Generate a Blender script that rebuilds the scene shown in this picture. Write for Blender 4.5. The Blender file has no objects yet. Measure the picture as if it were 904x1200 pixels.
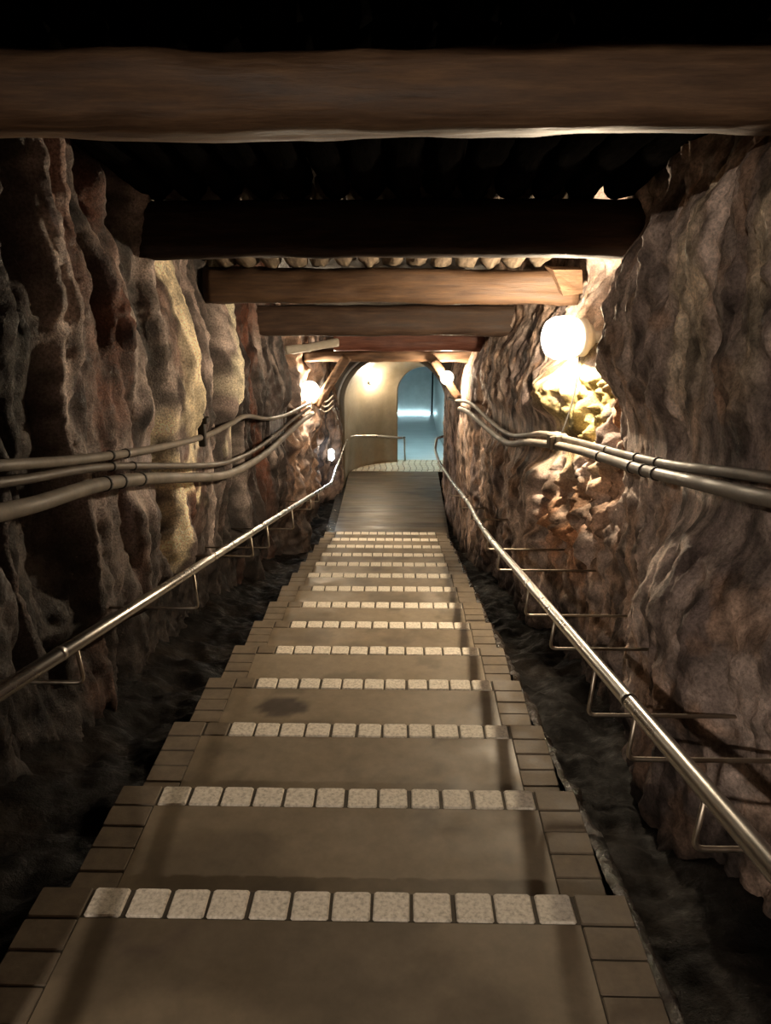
import bpy, math, random
import numpy as np
from mathutils import Vector

random.seed(7)
S = bpy.context.scene
COL = S.collection
ZC = 3.955                      # eye height above the landing
TS = 0.15067 / 0.68092          # slope of the stairs
RUN, RISE, Y0, Z0 = 0.68092, 0.15067, 1.8915, ZC - 1.8451

# ------------------------------------------------------------------ noise
def _hash(ix, iy, iz, seed):
    h = (ix.astype(np.int64) * 374761393 + iy.astype(np.int64) * 668265263 + iz.astype(np.int64) * 2147483647 + seed * 1274126177) & 0xFFFFFFFF
    h = ((h ^ (h >> 13)) * 1274126177) & 0xFFFFFFFF
    h = ((h ^ (h >> 16)) * 2246822519) & 0xFFFFFFFF
    return ((h ^ (h >> 15)) & 0xFFFFFF).astype(np.float64) / 0xFFFFFF

def vnoise(x, y, z, seed=0):
    x, y, z = np.broadcast_arrays(np.asarray(x, float), np.asarray(y, float), np.asarray(z, float))
    ix, iy, iz = np.floor(x), np.floor(y), np.floor(z)
    fx, fy, fz = x - ix, y - iy, z - iz
    fx, fy, fz = (t * t * t * (t * (t * 6 - 15) + 10) for t in (fx, fy, fz))
    r = 0
    for a in (0, 1):
        for b in (0, 1):
            for c in (0, 1):
                w = (fx if a else 1 - fx) * (fy if b else 1 - fy) * (fz if c else 1 - fz)
                r = r + w * _hash(ix + a, iy + b, iz + c, seed)
    return r * 2 - 1

def fbm(x, y, z, o=4, seed=0, gain=.5):
    r, a = 0, 1.0
    for i in range(o):
        r = r + a * vnoise(x * 2.03 ** i + 7.1 * i, y * 2.03 ** i + 3.3 * i, z * 2.03 ** i, seed + i)
        a *= gain
    return r

def ridged(x, y, z, o=4, seed=0):
    r, a = 0, 1.0
    for i in range(o):
        r = r + a * (1 - np.abs(vnoise(x * 2.1 ** i + 5 * i, y * 2.1 ** i, z * 2.1 ** i, seed + i)) * 2)
        a *= .5
    return r

def sstep(a, b, x):
    t = np.clip((x - a) / (b - a), 0, 1)
    return t * t * (3 - 2 * t)

def gauss(x, m, s):
    return np.exp(-((x - m) / s) ** 2)

# ------------------------------------------------------------------ materials
def new_mat(name):
    m = bpy.data.materials.new(name)
    m.use_nodes = True
    nt = m.node_tree
    return m, nt, nt.nodes, nt.links, nt.nodes['Principled BSDF']

def mapped(nt, scale=(1, 1, 1), coord='Object'):
    tc = nt.nodes.new('ShaderNodeTexCoord')
    mp = nt.nodes.new('ShaderNodeMapping')
    mp.inputs['Scale'].default_value = scale
    nt.links.new(tc.outputs[coord], mp.inputs['Vector'])
    return mp.outputs['Vector']

def noise_node(nt, vec, scale, detail=6, rough=.6):
    n = nt.nodes.new('ShaderNodeTexNoise')
    n.inputs['Scale'].default_value = scale
    n.inputs['Detail'].default_value = detail
    n.inputs['Roughness'].default_value = rough
    nt.links.new(vec, n.inputs['Vector'])
    return n.outputs['Fac']

def ramp(nt, fac, stops):
    r = nt.nodes.new('ShaderNodeValToRGB')
    e = r.color_ramp.elements
    while len(e) < len(stops):
        e.new(.5)
    for el, (p, c) in zip(e, stops):
        el.position = p
        el.color = (*c, 1) if len(c) == 3 else c
    nt.links.new(fac, r.inputs['Fac'])
    return r.outputs['Color']

def mul(nt, a, b, fac=1.0, mode='MULTIPLY'):
    m = nt.nodes.new('ShaderNodeMix')
    m.data_type = 'RGBA'
    m.blend_type = mode
    m.inputs[0].default_value = fac
    nt.links.new(a, m.inputs[6])
    nt.links.new(b, m.inputs[7])
    return m.outputs[2]

def bump(nt, bsdf, h, strength, dist, prev=None):
    b = nt.nodes.new('ShaderNodeBump')
    b.inputs['Strength'].default_value = strength
    b.inputs['Distance'].default_value = dist
    nt.links.new(h, b.inputs['Height'])
    if prev is not None:
        nt.links.new(prev, b.inputs['Normal'])
    nt.links.new(b.outputs['Normal'], bsdf.inputs['Normal'])
    return b.outputs['Normal']

def grey(v):
    return (v, v, v)

def attr_mat(name, rough=(.45, .9), nscale=40, bstr=.6, bdist=.02, var=(.55, 1.35), spec=.4, vec_scale=(1, 1, 1)):
    """colour from the mesh's mineral colours, broken up by fine noise"""
    m, nt, N, L, b = new_mat(name)
    at = N.new('ShaderNodeAttribute')
    at.attribute_name = 'mineral'
    v = mapped(nt, vec_scale)
    f = noise_node(nt, v, nscale, 8, .68)
    c = ramp(nt, f, [(.28, grey(var[0])), (.72, grey(var[1]))])
    col = mul(nt, at.outputs['Color'], c)
    L.new(col, b.inputs['Base Color'])
    r = ramp(nt, noise_node(nt, v, nscale * .22, 4), [(.35, grey(rough[0])), (.65, grey(rough[1]))])
    L.new(r, b.inputs['Roughness'])
    b.inputs['Specular IOR Level'].default_value = spec
    n1 = bump(nt, b, f, bstr, bdist)
    bump(nt, b, noise_node(nt, v, nscale * 3.1, 4, .6), bstr * .7, bdist * .35, n1)
    return m

def noise_mat(name, stops, scale=(1, 1, 1), nscale=6, rough=(.5, .8), bstr=.3, bdist=.01, detail=8, spec=.4):
    m, nt, N, L, b = new_mat(name)
    v = mapped(nt, scale)
    f = noise_node(nt, v, nscale, detail, .65)
    L.new(ramp(nt, f, stops), b.inputs['Base Color'])
    r = ramp(nt, noise_node(nt, v, nscale * .5, 3), [(.35, grey(rough[0])), (.65, grey(rough[1]))])
    L.new(r, b.inputs['Roughness'])
    b.inputs['Specular IOR Level'].default_value = spec
    bump(nt, b, f, bstr, bdist)
    return m

def metal_mat(name, color, rough, aniso=0):
    m, nt, N, L, b = new_mat(name)
    v = mapped(nt, (3, 3, 3))
    f = noise_node(nt, v, 9, 5)
    L.new(ramp(nt, f, [(.3, tuple(c * .75 for c in color)), (.7, color)]), b.inputs['Base Color'])
    L.new(ramp(nt, f, [(.3, grey(rough)), (.7, grey(rough * 1.5))]), b.inputs['Roughness'])
    b.inputs['Metallic'].default_value = 1
    return m

def glow_mat(name, color, strength):
    m, nt, N, L, b = new_mat(name)
    b.inputs['Base Color'].default_value = (.9, .9, .85, 1)
    b.inputs['Emission Color'].default_value = (*color, 1)
    b.inputs['Emission Strength'].default_value = strength
    return m

WARM = (1.0, .80, .55)
BACK = (1.0, .84, .68)
M = {}
M['rock_left'] = attr_mat('wet_rock_left', (.3, .8), 75, .9, .012, (.3, 1.75), .35)
M['rock_right'] = attr_mat('dry_rock_right', (.6, .95), 60, .8, .012, (.45, 1.55), .15)
M['rock_roof'] = noise_mat('dark_rock', [(.3, (.02, .016, .013)), (.7, (.06, .05, .04))], nscale=5, bstr=.8, bdist=.05)
M['gutter'] = attr_mat('wet_rubble', (.35, .9), 45, .8, .012, (.4, 1.6), .08)
M['wet_edge'] = attr_mat('wet_mortar_edge', (.1, .4), 40, 1, .015, (.4, 1.6), .6)
M['tread'] = attr_mat('worn_concrete', (.42, .7), 14, .12, .004, (.82, 1.14), .35, (1, 1, 1))
M['granite'] = noise_mat('pale_granite', [(.3, (.42, .375, .30)), (.5, (.76, .69, .58)), (.7, (.93, .87, .76))], nscale=70, rough=(.6, .9), bstr=.5, bdist=.006)
M['brick'] = noise_mat('brown_brick', [(.3, (.12, .094, .066)), (.7, (.215, .17, .12))], nscale=12, rough=(.6, .9), bstr=.4, bdist=.006)
M['mortar'] = noise_mat('dark_mortar', [(.3, (.035, .028, .02)), (.7, (.08, .065, .045))], nscale=20, rough=(.7, .95))
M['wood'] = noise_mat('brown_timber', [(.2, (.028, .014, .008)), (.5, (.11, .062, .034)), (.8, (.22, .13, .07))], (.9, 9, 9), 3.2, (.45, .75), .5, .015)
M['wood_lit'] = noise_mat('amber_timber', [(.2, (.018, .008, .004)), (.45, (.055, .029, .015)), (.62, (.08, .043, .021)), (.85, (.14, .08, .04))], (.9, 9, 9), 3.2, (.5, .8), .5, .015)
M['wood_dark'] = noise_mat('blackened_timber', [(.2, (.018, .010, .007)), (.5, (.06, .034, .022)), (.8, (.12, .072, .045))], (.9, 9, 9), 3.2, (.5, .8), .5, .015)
M['wood_shaded'] = noise_mat('shaded_timber', [(.2, (.006, .004, .003)), (.5, (.022, .013, .009)), (.8, (.05, .03, .02))], (.9, 9, 9), 3.2, (.6, .9), .5, .015, 8, .15)  # darker timber copy; the second beam's shade is put into its colour
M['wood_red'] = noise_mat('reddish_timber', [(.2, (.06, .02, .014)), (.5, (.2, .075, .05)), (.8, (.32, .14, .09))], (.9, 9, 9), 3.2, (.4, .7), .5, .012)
M['wood_pale'] = noise_mat('pale_timber', [(.2, (.62, .55, .44)), (.8, (.86, .8, .68))], (2, 9, 9), 3, (.5, .8), .3, .01)
M['log'] = noise_mat('roof_pole_bark', [(.25, (.035, .026, .02)), (.55, (.16, .125, .09)), (.8, (.36, .3, .22))], (9, 1.2, 9), 2.6, (.35, .75), .8, .02)
M['log_shaded'] = noise_mat('shaded_roof_pole', [(.25, (.0015, .0013, .0012)), (.8, (.0045, .004, .0038))], (9, 1.2, 9), 2.6, (.9, 1), .8, .02, 8, 0)  # near-black copy of the pole bark, roof shade put into the colour
m, nt, N, L, b = new_mat('handrail_steel')
b.inputs['Base Color'].default_value = (.40, .385, .365, 1)
b.inputs['Metallic'].default_value = 1
L.new(ramp(nt, noise_node(nt, mapped(nt), 3, 3), [(.3, grey(.24)), (.7, grey(.34))]), b.inputs['Roughness'])
M['steel'] = m
M['rod'] = metal_mat('dull_steel_rod', (.5, .44, .36), .35)
M['iron'] = metal_mat('black_iron', (.05, .045, .04), .5)
M['conduit'] = noise_mat('grey_conduit', [(.3, (.11, .096, .08)), (.7, (.23, .2, .168))], nscale=9, rough=(.5, .75), bstr=.15, bdist=.003, spec=.25)
M['conduit_dark'] = noise_mat('dark_conduit', [(.3, (.06, .048, .04)), (.7, (.15, .127, .105))], nscale=9, rough=(.45, .65), bstr=.15, bdist=.003, spec=.25)
M['tie'] = noise_mat('black_tie', [(.3, (.015, .013, .012)), (.7, (.04, .035, .03))], nscale=9)
M['box'] = noise_mat('grey_box', [(.3, (.12, .11, .09)), (.7, (.22, .2, .17))], nscale=9)
M['plate'] = noise_mat('grey_lamp_base', [(.3, (.28, .26, .22)), (.7, (.42, .39, .34))], nscale=6)
M['concrete'] = attr_mat('vault_concrete', (.28, .6), 9, .15, .01, (.85, 1.12), .4)
M['passage'] = noise_mat('grey_render', [(.3, (.45, .46, .45)), (.7, (.6, .61, .6))], nscale=3, rough=(.35, .6), bstr=.1)
M['trim'] = noise_mat('light_concrete_trim', [(.3, (.6, .58, .52)), (.7, (.76, .74, .68))], nscale=8, rough=(.5, .8), bstr=.2)
M['landing'] = attr_mat('wet_landing', (.3, .6), 8, .1, .004, (.8, 1.15), .5, (1, 6, 1))
M['paving'] = noise_mat('pinkish_paving', [(.3, (.3, .24, .17)), (.7, (.48, .4, .3))], nscale=14, rough=(.4, .7), bstr=.3, bdist=.005)
M['passfloor'] = noise_mat('damp_passage_floor', [(.3, (.34, .36, .36)), (.7, (.46, .48, .48))], (1, 5, 1), 3, (.3, .5), .06)
m, nt, N, L, b = new_mat('dark_water')
b.inputs['Base Color'].default_value = (.03, .035, .035, 1)
b.inputs['Roughness'].default_value = .05
bump(nt, b, noise_node(nt, mapped(nt), 14, 3), .8, .03)
M['water'] = m
G_NEAR, G_RIGHT, G_LEFT, G_FAR, G_VAULT = 4100, 2700, 1500, 950, 650
M['bulb_back'] = glow_mat('lamp_bulb_back', BACK, G_NEAR)
M['bulb_right'] = glow_mat('lamp_bulb_right', WARM, G_RIGHT)
M['bulb_left'] = glow_mat('lamp_bulb_left', WARM, G_LEFT)
M['bulb_far'] = glow_mat('lamp_bulb_far', WARM, G_FAR)
M['bulb_vault'] = glow_mat('lamp_bulb_vault', (1, .82, .58), G_VAULT)
m, nt, N, L, b = new_mat('glowing_lamp_glass')
em = N.new('ShaderNodeEmission'); em.inputs['Color'].default_value = (1, .93, .8, 1); em.inputs['Strength'].default_value = 1.6
trn = N.new('ShaderNodeBsdfTransparent'); ad = N.new('ShaderNodeAddShader')
L.new(em.outputs[0], ad.inputs[0]); L.new(trn.outputs[0], ad.inputs[1])
L.new(ad.outputs[0], N['Material Output'].inputs['Surface'])
M['lamp_glass'] = m
M['glow_cool'] = glow_mat('cool_tube', (.56, .92, 1.0), 1700)
M['glow_end'] = glow_mat('added_glow_end', (.6, .92, 1.0), 16)
M['glow_small'] = glow_mat('small_cool_lamp', (.85, .95, 1.0), 50)

# ------------------------------------------------------------------ mesh helpers
def mesh_obj(name, verts, faces, mat, parent=None, smooth=True, colors=None):
    me = bpy.data.meshes.new(name)
    me.from_pydata([tuple(map(float, v)) for v in verts], [], [tuple(f) for f in faces])
    if smooth:
        me.polygons.foreach_set('use_smooth', [True] * len(me.polygons))
    mats = mat if isinstance(mat, list) else [mat]
    for q in mats:
        me.materials.append(q)
    if colors is not None:
        a = me.color_attributes.new('mineral', 'FLOAT_COLOR', 'POINT')
        c = np.ones((len(verts), 4))
        c[:, :3] = colors
        a.data.foreach_set('color', c.ravel())
    me.update()
    o = bpy.data.objects.new(name, me)
    COL.objects.link(o)
    if parent is not None:
        o.parent = parent
    return o

def grid_faces(nu, nv, flip=False, off=0, closed_v=False):
    f = []
    for i in range(nu - 1):
        for j in range(nv if closed_v else nv - 1):
            a, b_ = off + i * nv + j, off + i * nv + (j + 1) % nv
            c, d = off + (i + 1) * nv + (j + 1) % nv, off + (i + 1) * nv + j
            f.append((a, d, c, b_) if flip else (a, b_, c, d))
    return f

class MB:
    def __init__(s):
        s.v, s.f = [], []
    def add(s, v, f):
        o = len(s.v)
        s.v += [tuple(p) for p in v]
        s.f += [tuple(i + o for i in q) for q in f]
    def box(s, c, d, bev=0, rot=0):
        """a box with cut edges; c centre, d full size"""
        hx, hy, hz = d[0] / 2, d[1] / 2, d[2] / 2
        b = min(bev, hx * .9, hy * .9, hz * .9)
        ring = lambda z, e: [(-hx + e, -hy + b + e, z), (-hx + b + e, -hy + e, z), (hx - b - e, -hy + e, z), (hx - e, -hy + b + e, z),
                             (hx - e, hy - b - e, z), (hx - b - e, hy - e, z), (-hx + b + e, hy - e, z), (-hx + e, hy - b - e, z)]
        e = b * .7
        v = ring(-hz, e) + ring(-hz + b, 0) + ring(hz - b, 0) + ring(hz, e)
        ca, sa = math.cos(rot), math.sin(rot)
        v = [(c[0] + x * ca - y * sa, c[1] + x * sa + y * ca, c[2] + z) for x, y, z in v]
        f = [tuple(range(7, -1, -1)), tuple(range(24, 32))] + [(r * 8 + i, r * 8 + (i + 1) % 8, r * 8 + 8 + (i + 1) % 8, r * 8 + 8 + i) for r in range(3) for i in range(8)]
        s.add(v, f)
    def build(s, name, mat, parent=None, smooth=False):
        return mesh_obj(name, s.v, s.f, mat, parent, smooth)

def smooth_path(pts, n=8):
    P = [np.array(p, float) for p in pts]
    out = []
    for i in range(len(P) - 1):
        p0, p1, p2, p3 = P[max(i - 1, 0)], P[i], P[i + 1], P[min(i + 2, len(P) - 1)]
        for k in range(n):
            t = k / n
            out.append(.5 * (2 * p1 + (p2 - p0) * t + (2 * p0 - 5 * p1 + 4 * p2 - p3) * t * t + (3 * p1 - p0 - 3 * p2 + p3) * t ** 3))
    out.append(P[-1])
    return out

def round_corners(pts, r=.03, n=5):
    P = [np.array(p, float) for p in pts]
    out = [P[0]]
    for a, b_, c in zip(P, P[1:], P[2:]):
        d1, d2 = (a - b_), (c - b_)
        q = min(r, np.linalg.norm(d1) * .45, np.linalg.norm(d2) * .45)
        s_, e_ = b_ + d1 / np.linalg.norm(d1) * q, b_ + d2 / np.linalg.norm(d2) * q
        for k in range(n + 1):
            t = k / n
            out.append((1 - t) ** 2 * s_ + 2 * t * (1 - t) * b_ + t * t * e_)
    out.append(P[-1])
    return out

def tube_geo(pts, r, seg=12):
    P = [np.array(p, float) for p in pts]
    n = len(P)
    rad = r if hasattr(r, '__len__') else [r] * n
    T = [P[min(i + 1, n - 1)] - P[max(i - 1, 0)] for i in range(n)]
    T = [t / (np.linalg.norm(t) + 1e-9) for t in T]
    u = np.cross(T[0], (0, 0, 1.0))
    if np.linalg.norm(u) < .1:
        u = np.cross(T[0], (1.0, 0, 0))
    v, f = [], []
    for i in range(n):
        u = u - T[i] * np.dot(u, T[i])
        u = u / np.linalg.norm(u)
        w = np.cross(T[i], u)
        for k in range(seg):
            a = 2 * math.pi * k / seg
            v.append(tuple(P[i] + rad[i] * (u * math.cos(a) + w * math.sin(a))))
    f = grid_faces(n, seg, True, 0, True)
    f += [tuple(range(seg)), tuple(range((n - 1) * seg + seg - 1, (n - 1) * seg - 1, -1))]
    return v, f

def tube(name, pts, r, mat, parent=None, seg=12):
    v, f = tube_geo(pts, r, seg)
    return mesh_obj(name, v, f, mat, parent)

def thing(name, label, cat, loc=(0, 0, 0), group=None):
    o = bpy.data.objects.new(name, None)
    o.empty_display_size = .1
    COL.objects.link(o)
    o.location = loc
    return tag(o, label, cat, group)

def tag(o, label, cat, group=None, kind=None):
    o['label'] = label
    o['category'] = cat
    if group:
        o['group'] = group
    if kind:
        o['kind'] = kind
    return o

def struct(o, label, cat):
    return tag(o, label, cat, None, 'structure')

# children are given in world coordinates: shift them under their thing
def adopt(root):
    inv = Vector(root.location)
    for ch in root.children:
        if ch.location.length < 1e-9:
            ch.location = -inv
    return root

# ------------------------------------------------------------------ rock walls
WLY = np.array([(-4, -1.5), (0, -1.5), (2, -1.48), (4, -1.5), (6, -1.52), (8, -1.5), (10, -1.42), (11, -1.32), (12, -1.24), (14.3, -1.16)])
WRY = np.array([(-4, 1.36), (2.5, 1.32), (3.5, 1.34), (4.4, 1.37), (5.2, 1.38), (5.7, 1.35), (6.3, 1.31), (6.8, 1.22), (7.5, 1.18), (9, 1.03), (10, .94), (11, .87), (12, .82), (14.3, .80)])

def wall_rows():
    a = np.arange(-3.5, .2, .12)
    b_ = np.arange(.2, 9, .0175)
    c = np.arange(9, 14.06, .022)
    return np.concatenate([a, b_, c])

YS = wall_rows()
VS = np.arange(-1.95, 2.45, .0235)

PIPE_L = np.array([(1, 3.55), (2.6, 3.2), (3.34, 3.06), (3.8, 2.96), (4.6, 2.78), (5.9, 2.5), (6.7, 2.38), (7.4, 2.26), (8.6, 2.13), (10, 2.03), (11, 1.99)])
PIPE_R = np.array([(1, 3.55), (2.5, 3.24), (3.4, 3.05), (4.2, 2.91), (5.0, 2.78), (5.65, 2.69), (5.9, 2.65), (6.2, 2.58), (7, 2.44), (7.6, 2.31), (8.4, 2.28), (9.2, 2.28), (10, 2.22), (11, 2.07)])
def clear_run(d, Y, Z, path, lim, side):
    w = np.exp(-(np.abs(Z - np.interp(Y, path[:, 0], path[:, 1])) / .24) ** 4)
    cut = np.minimum(d, lim) if side < 0 else np.maximum(d, -lim)
    return d * (1 - w) + cut * w

def left_surface():
    Y, V = np.meshgrid(YS, VS, indexing='ij')
    Z = ZC - TS * Y + V
    warp = .35 * fbm(Y * .7, Z * .5, 0, 3, 11)
    x = np.interp(Y, WLY[:, 0], WLY[:, 1])
    x = x - .10 * sstep(.55, 1.3, V) - .05 * sstep(-.9, -1.5, V)
    d = .13 * fbm((Y + warp) * 1.1, Z * .3, 3.1, 3, 21)
    d += .17 * (np.abs(fbm((Y + warp) * 1.9, Z * .36, 1.7, 3, 31)) - .3)
    d += .05 * (np.abs(fbm(Y * 5 + warp, Z * .9, 0, 4, 41)) - .3)
    d += .02 * fbm(Y * 9, Z * 3, 0, 4, 51)
    d -= .26 * sstep(-.98, -1.2, V + .06 * fbm(Y * 3, 0, 0, 3, 63)) * (1 - sstep(9.5, 11, Y))
    # rounded pale flowstone columns and the rough crag around the far lamp
    d += .10 * gauss(Y, 5.35, .28) * sstep(-1.0, .2, V)
    d -= .12 * gauss(Y, 4.55, .22)
    d -= .10 * gauss(Y, 3.3, .35) * gauss(V, -.35, .7)
    d += .09 * gauss(Y, 6.8, .3) * sstep(-.2, .5, V)
    crag = sstep(9.2, 10.2, Y) * (1 - sstep(12.5, 13.5, Y))
    d += crag * .07 * (ridged(Y * 3.1, Z * 2.2, 4, 4, 71) - 1)
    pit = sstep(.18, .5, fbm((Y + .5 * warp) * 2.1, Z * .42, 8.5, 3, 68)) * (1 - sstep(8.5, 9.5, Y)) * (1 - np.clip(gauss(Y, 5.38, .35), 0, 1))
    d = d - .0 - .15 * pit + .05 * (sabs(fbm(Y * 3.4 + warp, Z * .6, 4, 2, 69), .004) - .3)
    d = np.where(d > 0, .17 * np.tanh(d / .17), d)
    d = np.maximum(d, -.5)
    d += .020 * fbm(Y * 6, Z * 2, 5, 4, 65) + .012 * fbm(Y * 19, Z * 9, 5, 4, 66) + .008 * fbm(Y * 38, Z * 26, 5, 2, 67)
    shade_bul = gauss(Y, .35, .45) * (1 - sstep(-.35, .0, V)) * (1 - sstep(1.1, 1.45, Y))  # unseen bulge added to shade the lower left from the rear lamp
    d = d * (1 - shade_bul) + shade_bul * .40
    d = d - .12 * (1 - sstep(-1.6, -1.0, Y))
    d = clear_run(d, Y, Z, PIPE_L, .02, -1)
    return Y, V, Z, x + d, pit

def right_surface():
    Y, V, = np.meshgrid(YS, VS, indexing='ij')
    Z = ZC - TS * Y + V
    warp = .3 * fbm(Y * .8, Z * .6, 5, 3, 111)
    x = np.interp(Y, WRY[:, 0], WRY[:, 1])
    x = x + .14 * sstep(.8, 1.4, V) - .13 * sstep(-.3, -.8, V) * (1 - sstep(4.2, 5.2, Y))
    d = .13 * fbm((Y + warp) * .95, Z * .5, 2.2, 3, 121)
    d += .05 * fbm((Y + warp) * 1.9, Z * 1.1, 6.7, 3, 131)
    d -= .03 * (sabs(fbm(Y * 3.2, Z * 1.7, 0, 3, 141), .05) - .22)
    d += .026 * fbm(Y * 9, Z * 7, 0, 4, 151)
    d += .010 * fbm(Y * 26, Z * 22, 0, 3, 161)
    # a recess behind the near wall, closed by a crag whose face looks up the stairs
    jag = .05 * fbm(V * 3.1, 0, 2, 4, 171)
    low = sstep(1.0, .1, V)
    ra = 5.3 - .75 * low
    rb = 6.0 - .75 * low
    rec = sstep(0, 1, (Y + jag - ra) / .35) * (1 - sstep(0, 1, (Y + .6 * jag - rb) / (6.28 - rb)))
    d += .20 * rec * sstep(-.75, -.2, V)
    pil = sstep(5.92, 6.28, Y + .6 * jag) * (1 - sstep(6.42, 6.6, Y + 1.6 * jag))
    pil = pil * (1 - sstep(.46, .62, V + .05 * fbm(Y * 5, V * 3, 0, 2, 173)))
    d -= .15 * pil
    blk = gauss(Y, 5.6, .75) * (1 - sstep(.3, .55, V)) * sstep(-1.1, -.7, V)
    d -= blk * .15 * (np.abs(fbm(Y * 4.4, Z * 4.0, 8, 4, 181)) * 1.6 - .5)
    d += .18 * gauss(Y, 6.45, .5) * sstep(.56, .74, V)
    d = np.clip(d, -.26, .42)
    d = clear_run(d, Y, Z, PIPE_R, .02, 1)
    lim = sstep(9.5, 10.5, Y)
    d = d * (1 - .55 * lim)
    return Y, V, Z, x + d, d

def sabs(n, e=.006):
    return np.sqrt(n * n + e) - math.sqrt(e)

def mixc(a, b_, t):
    return a * (1 - t[..., None]) + np.array(b_) * t[..., None]

def rock_wall(side):
    Y, V, Z, X, d = left_surface() if side < 0 else right_surface()
    n1 = fbm(Y * 1.7, Z * .55, 9, 4, 201)
    n2 = fbm(Y * 4.2, Z * 1.1, 4, 4, 211)
    n3 = fbm(Y * 2.2 + .4 * n2, Z * .28, 2, 4, 221)
    n4 = fbm(Y * 5, Z * 4, 6, 4, 231)
    if side < 0:
        c = np.zeros(Y.shape + (3,)) + np.array((.145, .12, .105))
        c = mixc(c, (.04, .031, .028), sstep(-.05, .45, n1))
        c = mixc(c, (.30, .26, .225), sstep(.15, .6, n2) * .8)
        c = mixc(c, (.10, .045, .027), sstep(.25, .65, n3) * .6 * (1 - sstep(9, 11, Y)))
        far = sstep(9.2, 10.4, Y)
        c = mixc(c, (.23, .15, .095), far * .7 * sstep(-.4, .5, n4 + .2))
    else:
        c = np.zeros(Y.shape + (3,)) + np.array((.29, .24, .20))
        c = mixc(c, (.115, .092, .08), sstep(-.05, .5, n1))
        c = mixc(c, (.38, .32, .265), sstep(.1, .6, n2) * .7)
        c = mixc(c, (.23, .135, .07), sstep(.1, .6, n4 + .3 * n3) * .45)
        pale = gauss(Y, 3.45 + .12 * n2, .16) + gauss(Y, 2.85 + .1 * n2, .13)
        c = mixc(c, (.33, .27, .2), np.clip(pale, 0, 1) * sstep(-.1, .5, V) * .7)
        yel = gauss(Y, 5.75, .62) * gauss(V, .28, .5) * sstep(-.45, .2, n4 + .25)
        c = mixc(c, (.24, .205, .08), np.clip(yel * 1.2, 0, 1) * .9)
        rust = gauss(Y, 5.0, .25) * gauss(V, .08, .3) + gauss(Y, 5.7, .6) * gauss(V, -.75, .4) * .9
        c = mixc(c, (.27, .12, .045), np.clip(rust * sstep(-.3, .3, n2 + n4), 0, 1) * .85)
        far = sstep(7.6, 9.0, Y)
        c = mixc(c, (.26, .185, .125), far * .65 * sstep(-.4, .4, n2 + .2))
    damp = sstep(-.85, -1.25, V + .12 * n4 + (.42 if side > 0 else 0))  # only darkens the wall colour towards its base
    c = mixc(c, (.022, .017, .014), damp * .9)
    if side < 0:
        nearm = 1 - sstep(9, 10.5, Y)
        c = mixc(c, (.016, .012, .011), sstep(-.05, .35, n3 + .35 * n4) * .9 * nearm * (1 - .8 * np.clip(gauss(Y, 5.25, .35) + gauss(Y, 6.75, .35), 0, 1)))
        c = c * (1.6, 1.52, 1.58)
        rs = fbm(Y * 2.6 + .3 * n2, Z * .5, 12, 4, 261)
        c = mixc(c, (.16, .058, .032), sstep(.2, .6, rs) * .75 * nearm)
        c = mixc(c, (.012, .009, .008), d * .85)  # pit mask again: shade inside the pits put into the colour
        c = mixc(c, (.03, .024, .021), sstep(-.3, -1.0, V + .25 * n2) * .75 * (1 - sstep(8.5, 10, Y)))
    else:
        c = c * (1.5, 1.43, 1.5)
        c = mixc(c, (.6, .5, .37), sstep(.25, .8, np.clip(pale, 0, 1) + .2 * n4) * sstep(.0, .45, V) * .6)
    gr = fbm(Y * 16, Z * 10, 3, 3, 251)
    c = c * np.clip(1 + .55 * gr, .35, 1.7)[..., None]
    # dark blotches scattered by noise
    blotch = fbm(Y * 7, Z * 4.5, 3, 3, 241)
    c = c * (1 - .6 * sstep(.35, .75, blotch))[..., None]
    if side < 0:
        g2 = np.clip(1 + .35 * gr + .5 * n4, .4, 1.5)[..., None]
        m1 = gauss(Y, 5.38 + .13 * n2, .27) * sstep(-.75, .1, V + .3 * n4) + .8 * gauss(Y, 4.98 + .07 * n4, .10) * sstep(-1.25, -.75, V) * (1 - sstep(.0, .4, V))
        m1 = sstep(.38, .8, m1 + .12 * n4)
        c = c * (1 - m1[..., None] * .78) + m1[..., None] * .78 * np.array((.9, .78, .55)) * g2
        m2 = sstep(.3, .75, gauss(Y, 6.85 + .14 * n2, .30) * sstep(-.6, .3, V + .2 * n4) + .15 * n4)
        c = c * (1 - m2[..., None] * .8) + m2[..., None] * .8 * np.array((.7, .64, .48)) * g2
    nu, nv = Y.shape
    v = np.stack([X, Y, Z], -1).reshape(-1, 3)
    return v, grid_faces(nu, nv, side < 0), c.reshape(-1, 3), X

def big_mesh(name, v, f, mat, c):
    me = bpy.data.meshes.new(name)
    f = np.array(f, dtype=np.int32)
    me.vertices.add(len(v))
    me.vertices.foreach_set('co', np.ascontiguousarray(v, dtype=np.float32).ravel())
    me.loops.add(f.size)
    me.loops.foreach_set('vertex_index', f.ravel())
    me.polygons.add(len(f))
    me.polygons.foreach_set('loop_start', np.arange(0, f.size, 4, dtype=np.int32))
    me.polygons.foreach_set('loop_total', np.full(len(f), 4, dtype=np.int32))
    me.polygons.foreach_set('use_smooth', np.ones(len(f), dtype=bool))
    a = me.color_attributes.new('mineral', 'FLOAT_COLOR', 'POINT')
    cc = np.ones((len(v), 4), dtype=np.float32)
    cc[:, :3] = c
    a.data.foreach_set('color', cc.ravel())
    me.materials.append(mat)
    me.update(calc_edges=True)
    me.validate()
    o = bpy.data.objects.new(name, me)
    COL.objects.link(o)
    return o

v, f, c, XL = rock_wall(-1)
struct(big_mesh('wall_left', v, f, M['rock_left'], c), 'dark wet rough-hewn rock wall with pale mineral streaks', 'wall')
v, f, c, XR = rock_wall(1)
struct(big_mesh('wall_right', v, f, M['rock_right'], c), 'brown rock wall with yellow stained crag under a lamp', 'wall')

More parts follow.
